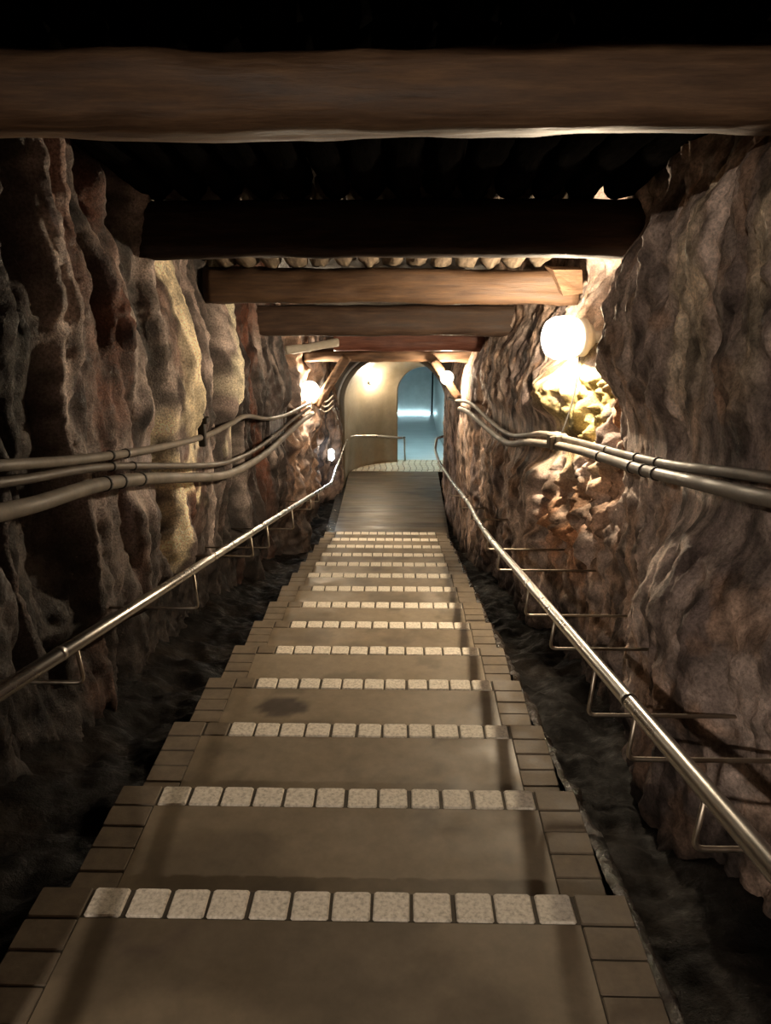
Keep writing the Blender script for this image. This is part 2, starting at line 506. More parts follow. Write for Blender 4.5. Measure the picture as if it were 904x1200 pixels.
def wall_x(side, y, z):
    X = XL if side < 0 else XR
    i = int(np.clip(np.searchsorted(YS, y), 0, len(YS) - 1))
    j = int(np.clip(round((z - ZC + TS * y - VS[0]) / .0235), 0, len(VS) - 1))
    return float(X[i, j])

# roof rock above the timbers, down to the vault
ys, xs = np.arange(-3.5, 14.1, .12), np.arange(-2.1, 1.95, .12)
Yg, Xg = np.meshgrid(ys, xs, indexing='ij')
Zg = ZC - TS * Yg + 2.02 + .12 * fbm(Yg * 1.5, Xg * 1.5, 0, 4, 301)
Zg = np.where(Yg > 10.9, np.maximum(Zg, 3.05), Zg)
o = mesh_obj('ceiling', np.stack([Xg, Yg, Zg], -1).reshape(-1, 3), grid_faces(len(ys), len(xs), True), M['rock_roof'])
struct(o, 'black rock roof above the timber poles', 'ceiling')

# ------------------------------------------------------------------ gutters, landing, paving
def gutter(name, x0, x1, y0, y1, dv, label, seed, edge):
    ys, xs = np.arange(y0, y1, .03), np.linspace(x0, x1, 26)
    Yg, Xg = np.meshgrid(ys, xs, indexing='ij')
    base = ZC - TS * Yg - 1.4265 - dv
    base = np.where(Yg > 11.0, np.minimum(base, 0) * 0 - .14, base)
    t = np.abs(Xg - edge) / abs(x1 - x0)
    Zg = base + .05 * fbm(Yg * 3, Xg * 4, 0, 4, seed) + .012 * fbm(Yg * 16, Xg * 16, 0, 3, seed + 5) + .16 * sstep(.45, 1, t)
    n = fbm(Yg * 3, Xg * 3, 1, 3, seed + 9)
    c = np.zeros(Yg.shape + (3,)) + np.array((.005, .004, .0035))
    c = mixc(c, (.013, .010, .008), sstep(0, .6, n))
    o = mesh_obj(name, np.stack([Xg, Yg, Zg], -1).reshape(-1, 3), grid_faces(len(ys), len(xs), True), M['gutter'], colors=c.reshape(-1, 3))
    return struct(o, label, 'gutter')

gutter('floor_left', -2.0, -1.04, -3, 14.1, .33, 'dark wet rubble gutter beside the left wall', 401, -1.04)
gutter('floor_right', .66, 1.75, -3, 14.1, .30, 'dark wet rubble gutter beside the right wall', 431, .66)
ys, xs = np.linspace(11.0, 13.9, 12), np.linspace(-1.16, -.98, 6)
Yg, Xg = np.meshgrid(ys, xs, indexing='ij')
o = mesh_obj('gutter_water', np.stack([Xg, Yg, Xg * 0 - .09], -1).reshape(-1, 3), grid_faces(12, 6, True), M['water'])
tag(o, 'shiny water standing in the gutter left of the landing', 'water', None, 'stuff')

ys = np.arange(-3, 11.2, .02)
prof = [(.700, -1.50), (.722, -1.49), (.748, -1.515), (.765, -1.60), (.80, -1.80)]
kv = []
for i, y in enumerate(ys):
    for j, (x, vv) in enumerate(prof):
        kv.append((x + (.02 * float(vnoise(y * 7, j, 0, 460)) if j > 1 else 0), y, ZC - TS * y + vv + .014 * float(vnoise(y * 11, x * 20, 0, 461)) + .006 * float(vnoise(y * 40, x * 60, 0, 462))))
cc = np.zeros((len(kv), 3)) + np.array((.03, .022, .017))
struct(mesh_obj('trim_3', kv, grid_faces(len(ys), len(prof), True), M['wet_edge'], colors=cc), 'wet glinting mortar edge along the right side of the stairs', 'edge')

def slab(name, x0, x1, y0, y1, z, th, mat, colfn, step=.04):
    nx, ny = max(2, int((x1 - x0) / step)), max(2, int((y1 - y0) / step))
    xs, ys = np.linspace(x0, x1, nx), np.linspace(y0, y1, ny)
    Yg, Xg = np.meshgrid(ys, xs, indexing='ij')
    top = np.stack([Xg, Yg, np.full_like(Xg, z)], -1).reshape(-1, 3)
    cols = colfn(Xg, Yg).reshape(-1, 3)
    f = grid_faces(ny, nx, True)
    rim = [j for j in range(nx)] + [i * nx + nx - 1 for i in range(1, ny)] + [(ny - 1) * nx + j for j in range(nx - 2, -1, -1)] + [i * nx for i in range(ny - 2, 0, -1)]
    v = list(map(tuple, top))
    n0 = len(v)
    for r in rim:                        # own rim vertices keep the edge crisp
        v.append(tuple(top[r]))
    for r in rim:
        v.append((top[r][0], top[r][1], z - th))
    n = len(rim)
    f += [(n0 + i, n0 + n + i, n0 + n + (i + 1) % n, n0 + (i + 1) % n) for i in range(n)]
    f.append(tuple(range(n0 + 2 * n - 1, n0 + n - 1, -1)))
    cols = np.concatenate([cols, cols[rim], cols[rim] * .6])
    return v, f, cols

def land_col(X, Y):
    n = fbm(X * 1.4, Y * 4.5, 0, 4, 501)
    g = fbm(X * .5, Y * 12, 0, 3, 507)
    c = np.zeros(X.shape + (3,)) + np.array((.125, .094, .058))
    c = mixc(c, (.065, .048, .032), sstep(-.1, .6, n))
    c = mixc(c, (.16, .124, .08), sstep(.1, .6, g) * .5)
    return c
v, f, cc = slab('floor', -1.0, .76, Y0 + 13 * RUN + .01, 14.80, 0, .3, M['landing'], land_col)
struct(mesh_obj('floor', v, f, M['landing'], None, False, cc), 'damp brown landing floor at the foot of the stairs', 'floor')

# small square paving in front of the doorway
mb = MB()
for i in range(20):
    for j in range(8):
        x, y = -1.18 + i * .12 + .02 * math.sin(j), 14.86 + j * .118
        mb.box((x, y, -.03 + .002 * random.random()), (.108, .108, .06), .006)
pv = mb.build('floor_paving', M['paving'])
mb = MB()
mb.box((.1, 15.27, -.075), (2.75, .96, .13))
mb.build('mortar_bed', M['mortar'], pv)
struct(pv, 'curved strip of small square pavers before the doorway', 'floor')

# ------------------------------------------------------------------ staircase
XS0, XS1, EDG = -1.105, .703, .165
stairs = thing('staircase', 'long straight concrete stairway with pale granite nosings going down the shaft', 'stairs', (-.2, Y0, Z0))
def tread_col(k):
    def fn(X, Y):
        n = fbm(X * 1.6, Y * 2.3, k * 3.7, 4, 601)
        n2 = fbm(X * 5, Y * 5, k * 1.3, 4, 611)
        c = np.zeros(X.shape + (3,)) + np.array((.215, .170, .115))
        c = mixc(c, (.14, .11, .075), sstep(.0, .6, n))
        c = mixc(c, (.245, .2, .142), sstep(.1, .5, -n) * .7)
        c = mixc(c, (.12, .095, .066), sstep(.45, .7, n2) * .55)
        yr = Y - (Y0 + k * RUN)
        c = mixc(c, (.12, .095, .07), gauss(yr, -.62, .05) * .45)
        if k == 3:
            b1 = ((X + .66 + .05 * n2) / .12) ** 2 + ((yr + .30) / .09) ** 2
            c = mixc(c, (.035, .025, .022), (1 - sstep(.6, 1.25, b1 + .4 * n2)) * .85)
            b1 = ((X + .98) / .05) ** 2 + ((yr + .25) / .22) ** 2
            c = mixc(c, (.05, .038, .03), (1 - sstep(.4, 1.4, b1 + .8 * n2)) * .7)
        if k == 0:
            rr = np.hypot(X + .72, (yr + .13) * 1.0)
            ring = gauss(rr, .105, .022) * (yr < -.13)
            c = mixc(c, (.1, .075, .06), ring * .6)
        if k in (9, 10):
            c = mixc(c, (.07, .05, .04), gauss(X, -.25, .09) * gauss(yr, -.2, .08) * .8)
        return c
    return fn

for k in range(-3, 14):
    yb, yf, z = Y0 + (k - 1) * RUN, Y0 + k * RUN, Z0 - k * RISE
    inner = slab('s', XS0 + EDG, XS1 - EDG, yb, yf - .117, z, .42, None, tread_col(k), .035)
    st = mesh_obj('step', inner[0], inner[1], M['tread'], stairs, False, inner[2])
    rg = random.Random(40 + k)
    base = MB()                                            # dark bedding under the setts
    base.box(((XS0 + XS1) / 2, yf - .062, z - .21), (XS1 - XS0 - .006, .115, .408))
    for s in (0, 1):
        xe = XS0 + EDG / 2 if s == 0 else XS1 - EDG / 2
        base.box((xe, (yb + yf - .117) / 2 - .002, z - .215), (EDG - .006, RUN - .119, .418))
    base.build('bedding', M['mortar'], st)
    wt, dts = MB(), [MB(), MB()]
    nt_ = 12
    w0 = (XS1 - XS0 - 2 * EDG) / nt_
    for i in range(nt_):
        x = XS0 + EDG + w0 * (i + .5) + rg.uniform(-.002, .002)
        (dts[0] if (i == 0 and k in (2, 3, 4, 5, 6, 7)) else wt).box((x, yf - .056, z - .024 + rg.uniform(-.001, .002)), (w0 - .011 + rg.uniform(-.004, .003), .108, .052), .006, rg.uniform(-.02, .02))
    for dt, xe in zip(dts, (XS0 + EDG / 2, XS1 - EDG / 2)):
        dt.box((xe, yf - .056, z - .025), (EDG - .007, .111, .05), .004)
        nb = 5
        for j in range(nb):
            l = (RUN - .117) / nb
            dt.box((xe + rg.uniform(-.002, .002), yb + l * (j + .5), z - .026 + rg.uniform(-.002, .002)), (EDG - .008, l - .007, .05), .004, rg.uniform(-.012, .012))
    wt.build('nosing_tiles', M['granite'], st)
    for dt in dts:
        dt.build('edge_bricks', M['brick'], st)
adopt(stairs)

# ------------------------------------------------------------------ timber
def timber_geo(p0, p1, wy, hz, seed, n=48, m=24, power=5, wob=.012, rough=.006):
    """a hewn timber from p0 to p1 with a rounded, slightly wavy section"""
    p0, p1 = np.array(p0, float), np.array(p1, float)
    d = p1 - p0
    d = d / np.linalg.norm(d)
    a = np.cross(d, (0, 0, 1.0))
    a = a / np.linalg.norm(a)
    u = np.cross(a, d)
    t = np.linspace(0, 1, n)
    th = np.linspace(0, 2 * math.pi, m, endpoint=False)
    cs, sn = np.cos(th), np.sin(th)
    rr = (np.abs(cs) ** power + np.abs(sn) ** power) ** (-1 / power)
    T, TH = np.meshgrid(t, np.arange(m), indexing='ij')
    Ls = np.linalg.norm(p1 - p0)
    nz = rough * fbm(T * Ls * 3, cs[TH] * 1.5, sn[TH] * 1.5 + seed, 4, seed)
    by, bz = wob * fbm(t * Ls * .7, seed, 0, 2, seed + 3), wob * fbm(t * Ls * .7, seed, 5, 2, seed + 5)
    ry = wy / 2 * rr[TH] * cs[TH] * (1 + nz / wy * 4) + by[:, None]
    rz = hz / 2 * rr[TH] * sn[TH] * (1 + nz / hz * 4) + bz[:, None]
    P = p0[None, None] + (p1 - p0)[None, None] * T[..., None] + a * ry[..., None] + u * rz[..., None]
    f = grid_faces(n, m, True, 0, True)
    f += [tuple(range(m)), tuple(range((n - 1) * m + m - 1, (n - 1) * m - 1, -1))]
    return P.reshape(-1, 3), f

def timber(name, p0, p1, wy, hz, mat, label, cat, seed, group=None, **kw):
    v, f = timber_geo(p0, p1, wy, hz, seed, **kw)
    o = mesh_obj(name, v, f, mat)
    mid = (np.array(p0) + np.array(p1)) / 2
    o.data.transform(__import__('mathutils').Matrix.Translation(-Vector(mid)))
    o.location = mid
    return tag(o, label, cat, group)

# y front, y back, z bottom, z top, x0, x1
BEAMS = [(-.55, -.25, 5.13, 5.4), (1.15, 1.45, 4.80, 5.07), (2.76, 3.07, 4.385, 4.64), (4.94, 5.22, 3.98, 4.315), (6.53, 6.82, 3.627, 3.905), (8.39, 8.68, 3.212, 3.53), (10.0, 10.24, 2.86, 3.12)]
LBL = [('dark timber roof beam overhead behind the viewer, seen only from further back', 'wood_dark', -1.9, 1.7), ('dark timber roof beam overhead, just out of view above the nearest steps', 'wood_dark', -1.9, 1.7),  # first two beams are unseen, built to shade the rear lamp
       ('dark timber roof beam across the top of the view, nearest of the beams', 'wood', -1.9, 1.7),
       ('shaded roof beam second from the viewer, between the nearest beam and the lit one', 'wood_shaded', -1.82, 1.5),
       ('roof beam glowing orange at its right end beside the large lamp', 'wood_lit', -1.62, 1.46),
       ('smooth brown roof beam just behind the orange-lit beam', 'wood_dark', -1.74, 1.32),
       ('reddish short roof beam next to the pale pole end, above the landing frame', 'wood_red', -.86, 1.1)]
for i, (bb, lb) in enumerate(zip(BEAMS, LBL)):
    if lb is None:
        continue
    y, z = (bb[0] + bb[1]) / 2, (bb[2] + bb[3]) / 2
    timber('roof_beam', (lb[2], y, z), (lb[3], y, z), bb[1] - bb[0], bb[3] - bb[2], M[lb[1]], lb[0], 'beam', 700 + i * 13,
           'timber roof beams across the stairway', power=(4 if i == 2 else 6), wob=.014)
timber('roof_beam', (-1.35, 10.98, 2.70), (1.05, 10.98, 2.70), .16, .17, M['wood'], 'lowest roof beam at the landing, lit bright by the lamp on its right end', 'beam', 811, 'timber roof beams across the stairway')
timber('timber_brace', (-.74, 10.92, 2.70), (-1.2, 10.92, 2.0), .13, .13, M['wood'], 'slanted timber brace beside the left wall lamp', 'brace', 821, n=20)
timber('timber_brace', (.47, 10.90, 2.66), (.82, 10.90, 2.14), .10, .11, M['wood'], 'slanted timber brace above the small lamp by the landing', 'brace', 823, n=20)
timber('pole_stub', (-1.42, 9.62, 2.935), (-.80, 9.95, 2.985), .085, .10, M['wood_pale'], 'pale pole end reaching from the left wall to the reddish beam', 'pole', 825, n=20, power=2.3)
# chock driven between the lit beam and the rock
mb = MB()
mb.v = [(1.20, 6.38, 3.90), (1.30, 6.38, 3.70), (1.46, 6.42, 3.72), (1.44, 6.42, 3.90), (1.17, 6.60, 3.93), (1.30, 6.60, 3.72), (1.48, 6.62, 3.74), (1.46, 6.62, 3.92)]
mb.f = [(0, 1, 2, 3), (7, 6, 5, 4), (0, 4, 5, 1), (1, 5, 6, 2), (2, 6, 7, 3), (3, 7, 4, 0)]
tag(mb.build('timber_wedge', M['wood']), 'small wooden wedge between the orange-lit beam and the right rock', 'wedge')

# round poles lying on the beams
ORD = ['rightmost', 'second from the right', 'third from the right', 'fourth from the right', 'fifth from the right', 'sixth from the right', 'seventh from the right', 'eighth from the right']
def logs(i0, i1, mat, label, group, seed, x0=-1.55, x1=1.36, ordinal=None):
    a, b_ = BEAMS[i0], BEAMS[i1]
    ya, yb = (a[0] + a[1]) / 2 + .01, (b_[0] + b_[1]) / 2 - .01
    n = 14
    sp = (x1 - x0) / n
    rg = random.Random(seed)
    for k in range(n):
        r = sp / 2 * rg.uniform(.90, .995)
        x = x1 - sp * (k + .5) + rg.uniform(-.006, .006)
        dza, dzb = r + .004, r + .004
        p0, p1 = (x + rg.uniform(-.01, .01), ya, a[3] + dza), (x, yb, b_[3] + dzb)
        v, f = timber_geo(p0, p1, 2 * r, 2 * r, seed * 31 + k, n=26, m=20, power=2, wob=.004, rough=.010)
        o = mesh_obj('roof_pole', v, f, mat)
        mid = (np.array(p0) + np.array(p1)) / 2
        o.data.transform(__import__('mathutils').Matrix.Translation(-Vector(mid)))
        o.location = mid
        if ordinal and k < len(ordinal):
            tag(o, label + ', ' + ordinal[k] + ' of the row', 'pole', group)
        elif ordinal:
            tag(o, 'dark round roof pole at the unlit left end of the row over the orange-lit beam', 'pole', group)
        else:
            tag(o, label, 'pole', group)

logs(1, 2, M['log_shaded'], 'shaded black round roof pole running over the nearest beam', 'shaded poles over the nearest beam', 5)
logs(2, 3, M['log_shaded'], 'shaded black round roof pole between the nearest and the second beam', 'shaded poles behind the nearest beam', 6, -1.6, 1.42)
logs(3, 4, M['log'], 'pale round roof pole resting on the orange-lit beam', 'lit poles over the orange-lit beam', 8, -1.55, 1.22, ORD)

# ------------------------------------------------------------------ handrails
def rail_z(path, y):
    for a, b_ in zip(path, path[1:]):
        if a[1] <= y <= b_[1]:
            t = (y - a[1]) / (b_[1] - a[1])
            return a[0] + t * (b_[0] - a[0]), a[2] + t * (b_[2] - a[2])
    return path[0][0], path[0][2]

def on_slope(x, y, above):
    return (x, y, ZC - TS * y - 1.4265 + above)

R = .0235
lp = [on_slope(-1.06, -.6, .735), on_slope(-1.06, 4, .73), on_slope(-1.06, 7, .722), (-1.06, 11.42, .705), (-1.045, 13.2, .705), (-1.02, 14.70, .705), (-.90, 14.86, .695), (-.45, 14.95, .68), (.02, 14.95, .645), (.10, 15.02, .64)]
lh = thing('handrail', 'steel handrail on the left wall, bending along the landing to the doorway', 'handrail', lp[3])
tube('rail', round_corners(lp, .10), R, M['steel'], lh, 16)
tube('post', [(.095, 15.02, .635), (.10, 15.35, .3), (.115, 15.62, 0)], .017, M['rod'], lh, 10)
rp = [on_slope(.70, -.8, .61), on_slope(.70, 2.5, .617), on_slope(.70, 4.4, .63), (.70, 5.6, 1.928), (.722, 6.6, 1.722), (.738, 7.8, 1.515), (.742, 9.0, 1.29), (.73, 10.3, 1.055), (.705, 11.5, .885), (.657, 12.5, .79), (.629, 13.4, .775), (.668, 13.6, .94), (.84, 13.9, .92)]
rh = thing('handrail', 'shiny steel handrail on the right wall, running into the near corner of the view', 'handrail', rp[2])
tube('rail', round_corners(smooth_path(rp[:11], 5) + [np.array(p) for p in rp[11:]], .04), R, M['steel'], rh, 16)
def bracket(path, side, y, zc_, root):
    x, z = rail_z(path, y)
    xw = wall_x(side, y, zc_) + side * .06
    z1 = min(zc_, z - .09)
    tube('bracket', round_corners([(x, y, z - .015), (x - side * .012, y, z1), (xw, y, z1)], .03), .0075, M['rod'], root, 8)
for y, z in [(1.473, 2.655), (1.976, 2.537), (2.436, 2.393), (3.139, 2.287), (3.824, 2.125), (5.005, 1.906), (5.696, 1.80), (7.329, 1.50), (8.9, 1.12), (10.4, .82)]:
    bracket(rp, 1, y, z, rh)
for y, z in [(2.243, 2.621), (3.644, 2.235), (5.129, 1.947), (5.783, 1.766), (7.179, 1.438), (8.692, 1.157), (9.548, .99)]:
    bracket(lp, -1, y, z, lh)
# joint sleeves on the rails
for path, root, y in ((rp, rh, 2.05), (lp, lh, 2.12)):
    x, z = rail_z(path, y)
    tube('sleeve', [(x, y - .015, z + TS * .015), (x, y + .015, z - TS * .015)], R + .0015, M['steel'], root, 16)
adopt(lh); adopt(rh)

# ------------------------------------------------------------------ conduits and cables
def conduit(pts, r, mat, label, cat, side, clamps, off, group, name='conduit'):
    P = smooth_path(pts, 6)
    # follow the rock where it stands in the way
    Q = []
    for p in P:
        xw = wall_x(side, p[1], p[2])
        x = p[0]
        if side < 0:
            x = max(x, xw + r * 1.6)
        else:
            x = min(x, xw - r * 1.6)
        Q.append(np.array((x, p[1], p[2])))
    for it in range(10):
        Q = [Q[0]] + [(Q[i - 1] + 2 * Q[i] + Q[i + 1]) / 4 for i in range(1, len(Q) - 1)] + [Q[-1]]
        for q in Q:
            xw = wall_x(side, q[1], q[2])
            q[0] = max(q[0], xw + r * 1.15) if side < 0 else min(q[0], xw - r * 1.15)
    root = thing(name, label, cat, tuple(Q[len(Q) // 2]), group)
    tube('pipe', Q, r, mat, root, 12)
    for cy in clamps:
        i = min(range(1, len(Q) - 1), key=lambda k: abs(Q[k][1] - cy))
        d = Q[i + 1] - Q[i - 1]
        d = d / np.linalg.norm(d)
        tube('clamp', [Q[i] - d * .012, Q[i] + d * .012], r + .005, M['tie'], root, 12)
    adopt(root)
    return Q

GL, GR = 'pipes along the left wall', 'pipes along the right wall'
QA = conduit([(-1.41, 1.0, 3.62), (-1.414, 2.609, 3.273), (-1.418, 3.007, 3.181), (-1.425, 3.661, 3.049), (-1.433, 4.336, 2.924), (-1.445, 5.551, 2.727), (-1.447, 6.179, 2.674), (-1.44, 6.949, 2.619), (-1.434, 7.535, 2.49), (-1.422, 8.194, 2.343), (-1.383, 9.173, 2.193), (-1.298, 10.435, 2.094), (-1.27, 10.72, 2.07)],
        .022, M['conduit'], 'topmost of the three pipes along the left wall', 'pipe', -1, [3.6, 3.85], .07, GL)
QB = conduit([(-1.41, 1.0, 3.56), (-1.413, 2.588, 3.213), (-1.418, 2.918, 3.148), (-1.422, 3.336, 3.069), (-1.427, 3.823, 2.955), (-1.436, 4.64, 2.742), (-1.448, 5.891, 2.424), (-1.443, 6.671, 2.286), (-1.435, 7.446, 2.18), (-1.405, 8.613, 2.093), (-1.36, 9.744, 2.051), (-1.27, 10.72, 2.01)],
        .020, M['conduit_dark'], 'dark middle pipe of the three along the left wall', 'pipe', -1, [3.65, 3.95], .07, GL)
QC = conduit([(-1.39, 1.0, 3.46), (-1.393, 2.52, 3.122), (-1.399, 2.923, 3.051), (-1.403, 3.363, 2.982), (-1.40, 3.75, 2.895), (-1.40, 4.226, 2.78), (-1.41, 5.388, 2.462), (-1.415, 6.085, 2.292), (-1.418, 7.111, 2.126), (-1.399, 8.247, 2.009), (-1.345, 9.608, 1.967), (-1.24, 10.72, 1.925)],
        .034, M['conduit'], 'thick lowest pipe of the three along the left wall', 'pipe', -1, [3.5, 3.7, 4.0], .09, GL)
QR1 = conduit([(1.25, 1.0, 3.58), (1.249, 2.514, 3.266), (1.254, 2.813, 3.204), (1.268, 3.467, 3.06), (1.293, 4.2, 2.924), (1.308, 5.001, 2.791), (1.225, 5.682, 2.703), (1.144, 5.933, 2.681), (1.1, 6.247, 2.606), (1.096, 6.88, 2.453), (1.08, 7.592, 2.315), (1.0, 8.399, 2.284), (.929, 9.137, 2.291), (.869, 9.88, 2.255), (.799, 10.87, 2.084), (.743, 11.6, 2.0)],
        .023, M['conduit'], 'upper of the two pipes along the right wall', 'pipe', 1, [3.75, 4.1, 4.75], .06, GR)
QR2 = conduit([(1.21, 1.0, 3.52), (1.218, 2.431, 3.217), (1.224, 2.724, 3.157), (1.233, 3.253, 3.055), (1.235, 3.755, 2.958), (1.25, 4.457, 2.84), (1.245, 5.111, 2.735), (1.185, 5.629, 2.655), (1.11, 5.86, 2.615), (1.06, 6.3, 2.53), (1.055, 6.8, 2.40), (1.04, 7.441, 2.26), (.945, 8.477, 2.215), (.87, 9.252, 2.20), (.83, 9.692, 2.165), (.795, 10.179, 2.10)],
        .030, M['conduit'], 'lower thicker pipe along the right wall, passing behind the grey box', 'pipe', 1, [3.6, 3.75, 3.95, 4.7], .09, GR)
bx = np.array((1.185, 5.69, 2.675))
jb = thing('junction_box', 'small grey box clamped over the right wall pipes below the large lamp', 'box', tuple(bx))
mb = MB(); mb.box(tuple(bx), (.11, .13, .12), .012, .5); mb.build('box_body', M['box'], jb)
mb = MB(); mb.box(tuple(bx + np.array((-.035, -.055, 0))), (.085, .02, .10), .006, .5); mb.build('lid', M['conduit_dark'], jb)
adopt(jb)
tag(tube('hanging_wire', smooth_path([(1.36, 5.93, 3.30), (1.33, 5.84, 3.08), (1.28, 5.76, 2.9), (1.215, 5.69, 2.73)], 6), .006, M['tie'], None, 8), 'thin wire hanging from the large lamp to the grey box', 'wire')
# flat black strap behind the left pipes
sx = wall_x(-1, 5.42, 2.8)
mb = MB(); mb.box((sx + .035, 5.45, 2.83), (.05, .05, .30), .006); mb.box((sx + .06, 5.46, 2.87), (.05, .09, .04), .006)
tag(mb.build('wall_strap', M['iron']), 'short black iron strap upright on the pale streak above the left pipes', 'strap')
for k in range(3):
    z = 2.09 - .075 * k
    tag(tube('flexible_hose', smooth_path([(-1.17, 11.15, z - .03), (-1.12, 11.2, z - .075), (-1.06, 11.22, z - .065), (-.99, 11.3, z + .0)], 6), .010, M['conduit'], None, 8),
        ['topmost', 'middle', 'lowest'][k] + ' of the three thin looped hose ends right of the left wall lamp', 'hose', 'hose ends by the left wall lamp')

# ------------------------------------------------------------------ lamps
def jar_geo(c, axis, r, l, seg=24):
    """rounded glass jar along axis, starting at c"""
    axis = np.array(axis, float) / np.linalg.norm(axis)
    prof = [(0, .80), (.06, .88), (.2, .97), (.45, 1), (.68, .97), (.85, .84), (.95, .6), (1, .25)]
    v, f = tube_geo([np.array(c) + axis * l * t for t, _ in prof], [r * q for _, q in prof], seg)
    return v, f

def wall_lamp(label, base, axis, r, l, glow, arm=False, group='lamps on the walls'):
    axis = np.array(axis, float) / np.linalg.norm(axis)
    base = np.array(base, float)
    root = thing('wall_lamp', label, 'lamp', tuple(base), group)
    tube('lamp_base', [base - axis * .10, base - axis * .05, base - axis * .045, base + axis * .01], [r * .6, r * .65, r * .9, r * .86], M['plate'], root, 24)
    v, f = jar_geo(base + axis * .012, axis, r, l)
    mesh_obj('glass_globe', v, f, M['lamp_glass'], root)
    if arm:
        tube('arm', [base - axis * .06, (wall_x(1, base[1] + .06, base[2]) + .05, base[1] + .08, base[2])], .045, M['plate'], root, 12)
    c0 = base + axis * l * .5
    v, f = tube_geo([c0 - axis * .045, c0 - axis * .03, c0, c0 + axis * .03, c0 + axis * .045], [.012, .03, .036, .03, .012], 12)
    mesh_obj('bulb', v, f, M[glow], root)
    adopt(root)
    return root

wall_lamp('large glowing lamp on the right wall over yellow rock', (1.315, 5.86, 3.425), (-1, -.3, 0), .16, .25, 'bulb_right', True)
wall_lamp('glowing oval lamp on the left wall above the pipe ends', (-1.30, 11.0, 2.225), (.15, -1, -.05), .14, .26, 'bulb_left')
wall_lamp('small glowing lamp under the brace right of the doorway', (.66, 10.84, 2.43), (-.1, -1, 0), .095, .17, 'bulb_far')
wall_lamp('glowing lamp on the curved vault wall left of the doorway', (-.57, 15.27, 1.735), (.8, -.7, -.05), .085, .16, 'bulb_vault')
wall_lamp('lamp on the left wall behind the viewer', (-1.50, -2.5, 5.24), (.6, -.8, 0), .13, .27, 'bulb_back')
sl = thing('wall_lamp', 'tiny white lamp low on the left wall by the handrail bend', 'lamp', (-1.16, 12.6, .87), 'lamps on the walls')
v, f = tube_geo([(-1.16, 12.6, .78), (-1.15, 12.6, .80), (-1.15, 12.6, .94), (-1.16, 12.6, .96)], [.02, .04, .04, .02], 12)
mesh_obj('glass_globe', v, f, M['glow_small'], sl)
mb = MB(); mb.box((-1.2, 12.62, .87), (.05, .06, .22), .01); mb.build('lamp_base', M['plate'], sl)
adopt(sl)

# ------------------------------------------------------------------ vault, doorway, passage
def arch(Lp, Rp, zs, zt, n=40, floor=0.0, grow=0.0):
    Lp, Rp = np.array(Lp, float), np.array(Rp, float)
    d = (Rp - Lp) / np.linalg.norm(Rp - Lp)
    Lp, Rp = Lp - d * grow, Rp + d * grow
    mid, half = (Lp + Rp) / 2, np.linalg.norm(Rp - Lp) / 2
    pts = [(Lp[0], Lp[1], floor + (zs - floor) * t) for t in np.linspace(0, 1, 10)[:-1]]
    for a in np.linspace(math.pi, 0, n):
        q = mid + d * half * math.cos(a)
        pts.append((q[0], q[1], zs + (zt + grow - zs) * math.sin(a)))
    pts += [(Rp[0], Rp[1], floor + (zs - floor) * t) for t in np.linspace(1, 0, 10)[1:]]
    return np.array(pts)

LP = smooth_path([(-1.13, 14.0, 0), (-1.11, 14.45, 0), (-1.04, 14.85, 0), (-.86, 15.2, 0), (-.56, 15.46, 0), (-.27, 15.6, 0), (-.065, 15.65, 0)], 5)
RP = smooth_path([(.92, 14.0, 0), (.97, 14.25, 0), (1.03, 14.5, 0), (1.07, 14.8, 0), (1.09, 15.1, 0), (1.12, 15.35, 0), (1.13, 15.6, 0)], 5)
nS = len(LP)
secs = []
for i in range(nS):
    t = i / (nS - 1)
    secs.append(arch(LP[i][:2], RP[i][:2], 1.5 - .06 * t, 2.45 - .41 * t ** 1.2, floor=-.1))
V_ = np.array(secs)
nA = V_.shape[1]
P = V_.reshape(-1, 3)
sn = fbm(P[:, 0] * 3 + P[:, 1] * 3, P[:, 2] * .5, 0, 4, 901)
cc = np.zeros((len(P), 3)) + np.array((.23, .19, .135))
cc = mixc(cc, (.2, .16, .105), sstep(.0, .6, sn) * .8)
cc = mixc(cc, (.23, .15, .08), (1 - sstep(.2, .75, P[:, 2])) * sstep(-.3, .5, sn) * .7)
o = mesh_obj('wall_vault', P, grid_faces(nS, nA), M['concrete'], colors=cc)
md = o.modifiers.new('thickness', 'SOLIDIFY'); md.thickness = .1; md.offset = -1
struct(o, 'curved concrete vault turning right behind the landing', 'wall')

# headwall around the vault mouth
a0 = arch((-1.13, 14.0), (.92, 14.0), 1.5, 2.45, floor=-.1)
out = []
for p in a0:
    x, z = p[0] + .105, p[2] - 1.0
    s = max(abs(x) / 1.75, abs(z) / 2.2 if z > 0 else 0, 1e-6)
    if z <= .5 and abs(x) > .6:
        out.append((math.copysign(1.75, x) - .105, 14.0, p[2]))
    else:
        out.append((x / s - .105, 14.0, z / s + 1.0))
hv = np.concatenate([a0, np.array(out), a0 + (0, .1, 0), np.array(out) + (0, .1, 0)])
hf = []
for i in range(nA - 1):
    hf += [(i, i + 1, nA + i + 1, nA + i), (2 * nA + i + 1, 2 * nA + i, 3 * nA + i, 3 * nA + i + 1)]
o = mesh_obj('wall_end', hv, hf, M['concrete'], None, False, np.zeros((len(hv), 3)) + np.array((.16, .13, .095)))
struct(o, 'dark end wall around the mouth of the concrete vault', 'wall')
tr = tube('trim_1', arch((-1.13, 13.985), (.92, 13.985), 1.5, 2.45, floor=0.0, grow=.012), .022, M['trim'])
struct(tr, 'pale raised edge around the vault mouth', 'trim')

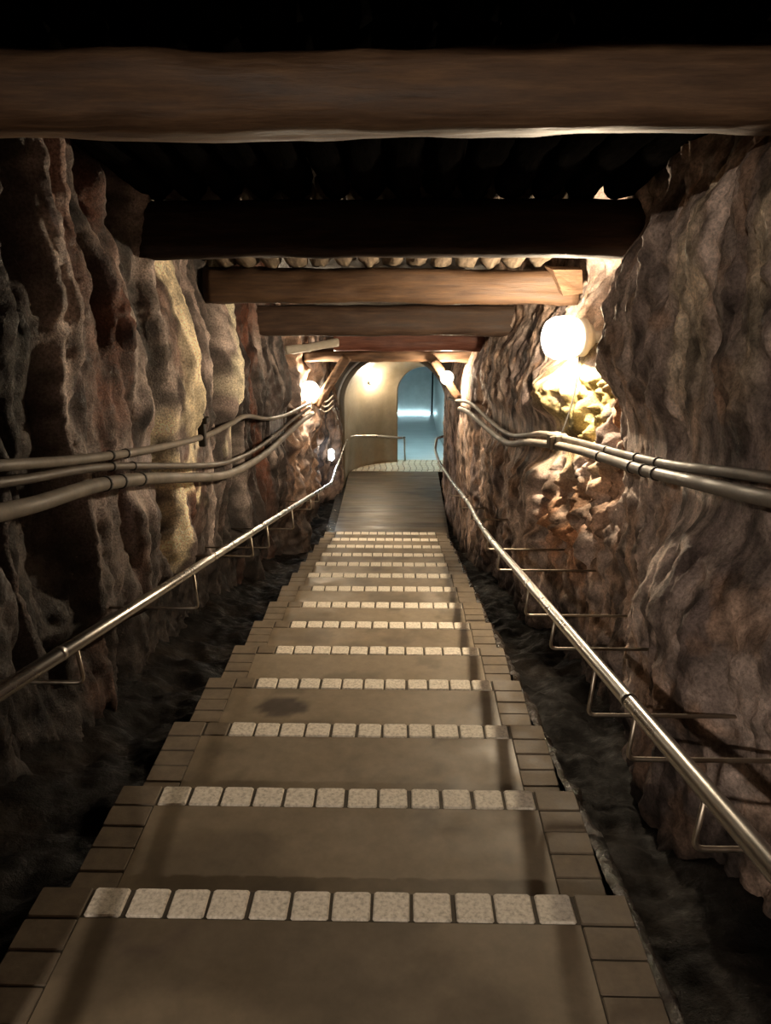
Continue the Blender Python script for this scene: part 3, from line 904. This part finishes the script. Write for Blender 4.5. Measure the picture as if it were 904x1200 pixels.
# doorway lining
inn = arch((-.065, 15.64), (1.13, 15.6), 1.44, 2.04, floor=0)
frt = arch((-.065, 15.64), (1.13, 15.6), 1.44, 2.04, floor=0, grow=.045)
oth = arch((-.065, 15.64), (1.13, 15.6), 1.44, 2.04, floor=0, grow=.055)
dv = np.concatenate([frt - (0, .03, 0), oth - (0, .03, 0), oth + (0, .16, 0), inn + (0, .16, 0), inn + (0, .055, 0)])
df = []
for i in range(nA - 1):
    for q in range(5):
        a_, b_ = q * nA + i, ((q + 1) % 5) * nA + i
        df.append((a_, b_, b_ + 1, a_ + 1))
struct(mesh_obj('trim_2', dv, df, M['trim'], None, False), 'pale arched lining of the blue-lit doorway', 'trim')

# the blue-lit passage behind the doorway
ys = np.linspace(15.78, 20.9, 24)
ps = np.array([arch((-.22, y), (1.14 - .16 * min(1, (y - 15.78) / 2.5), y), 1.7 - .06 * (y - 15.7), 2.42 - .06 * (y - 15.7), floor=-.05) for y in ys])
o = mesh_obj('wall_passage', ps.reshape(-1, 3), grid_faces(len(ys), nA), M['passage'])
md = o.modifiers.new('thickness', 'SOLIDIFY'); md.thickness = .08; md.offset = -1
struct(o, 'grey rendered wall of the passage behind the doorway', 'wall')
mb = MB(); mb.box((.42, 18.4, -.06), (1.7, 5.3, .12)); 
struct(mb.build('floor_passage', M['passfloor']), 'smooth damp floor of the blue-lit passage', 'floor')
mb = MB(); mb.box((.26, 20.95, 1.1), (1.2, .1, 2.4), .01)
struct(mb.build('wall_back', M['passage']), 'grey wall closing the far end of the passage', 'wall')
mb = MB(); mb.box((.93, 21.5, 1.1), (.2, .1, 2.4), .01)
struct(mb.build('wall_recess', M['rock_roof']), 'dark narrow recess at the right of the far wall', 'wall')

def tube_lamp(label, p0, p1, glow):
    root = thing('strip_lamp', label, 'lamp', p0)
    tube('lamp_tube', [p0, p1], .018, M[glow], root, 10)
    p0, p1 = np.array(p0), np.array(p1)
    d = p1 - p0
    for q in (p0, p1):
        tube('end_cap', [q - d / np.linalg.norm(d) * .02, q + d / np.linalg.norm(d) * .02], .023, M['plate'], root, 10)
    adopt(root)
tube_lamp('cool white strip lamp under the passage ceiling inside the doorway', (.30, 15.93, 2.33), (.80, 15.93, 2.33), 'glow_cool')
tube_lamp('added glowing strip for the bright band at the foot of the far passage wall', (-.2, 20.87, .02), (.84, 20.87, .02), 'glow_end')  # added light, makes the bright band where the floor ends

# ------------------------------------------------------------------ camera, world, view
cam = bpy.data.cameras.new('camera')
cam.sensor_fit = 'VERTICAL'
cam.sensor_height = 24
cam.lens = 18
cam.clip_start = .05
co = bpy.data.objects.new('camera', cam)
COL.objects.link(co)
co.location = (0, 0, ZC)
co.rotation_euler = (math.radians(90 - 18), 0, math.radians(1.09))
S.camera = co
w = bpy.data.worlds.new('world')
S.world = w
w.use_nodes = True
w.node_tree.nodes['Background'].inputs['Color'].default_value = (.02, .018, .016, 1)
w.node_tree.nodes['Background'].inputs['Strength'].default_value = .02
S.view_settings.view_transform = 'Standard'
S.view_settings.look = 'None'
S.view_settings.gamma = 1
S.view_settings.use_curve_mapping = False
S.view_settings.exposure = .68
S.cycles.max_bounces = 8
S.cycles.sample_clamp_indirect = 4
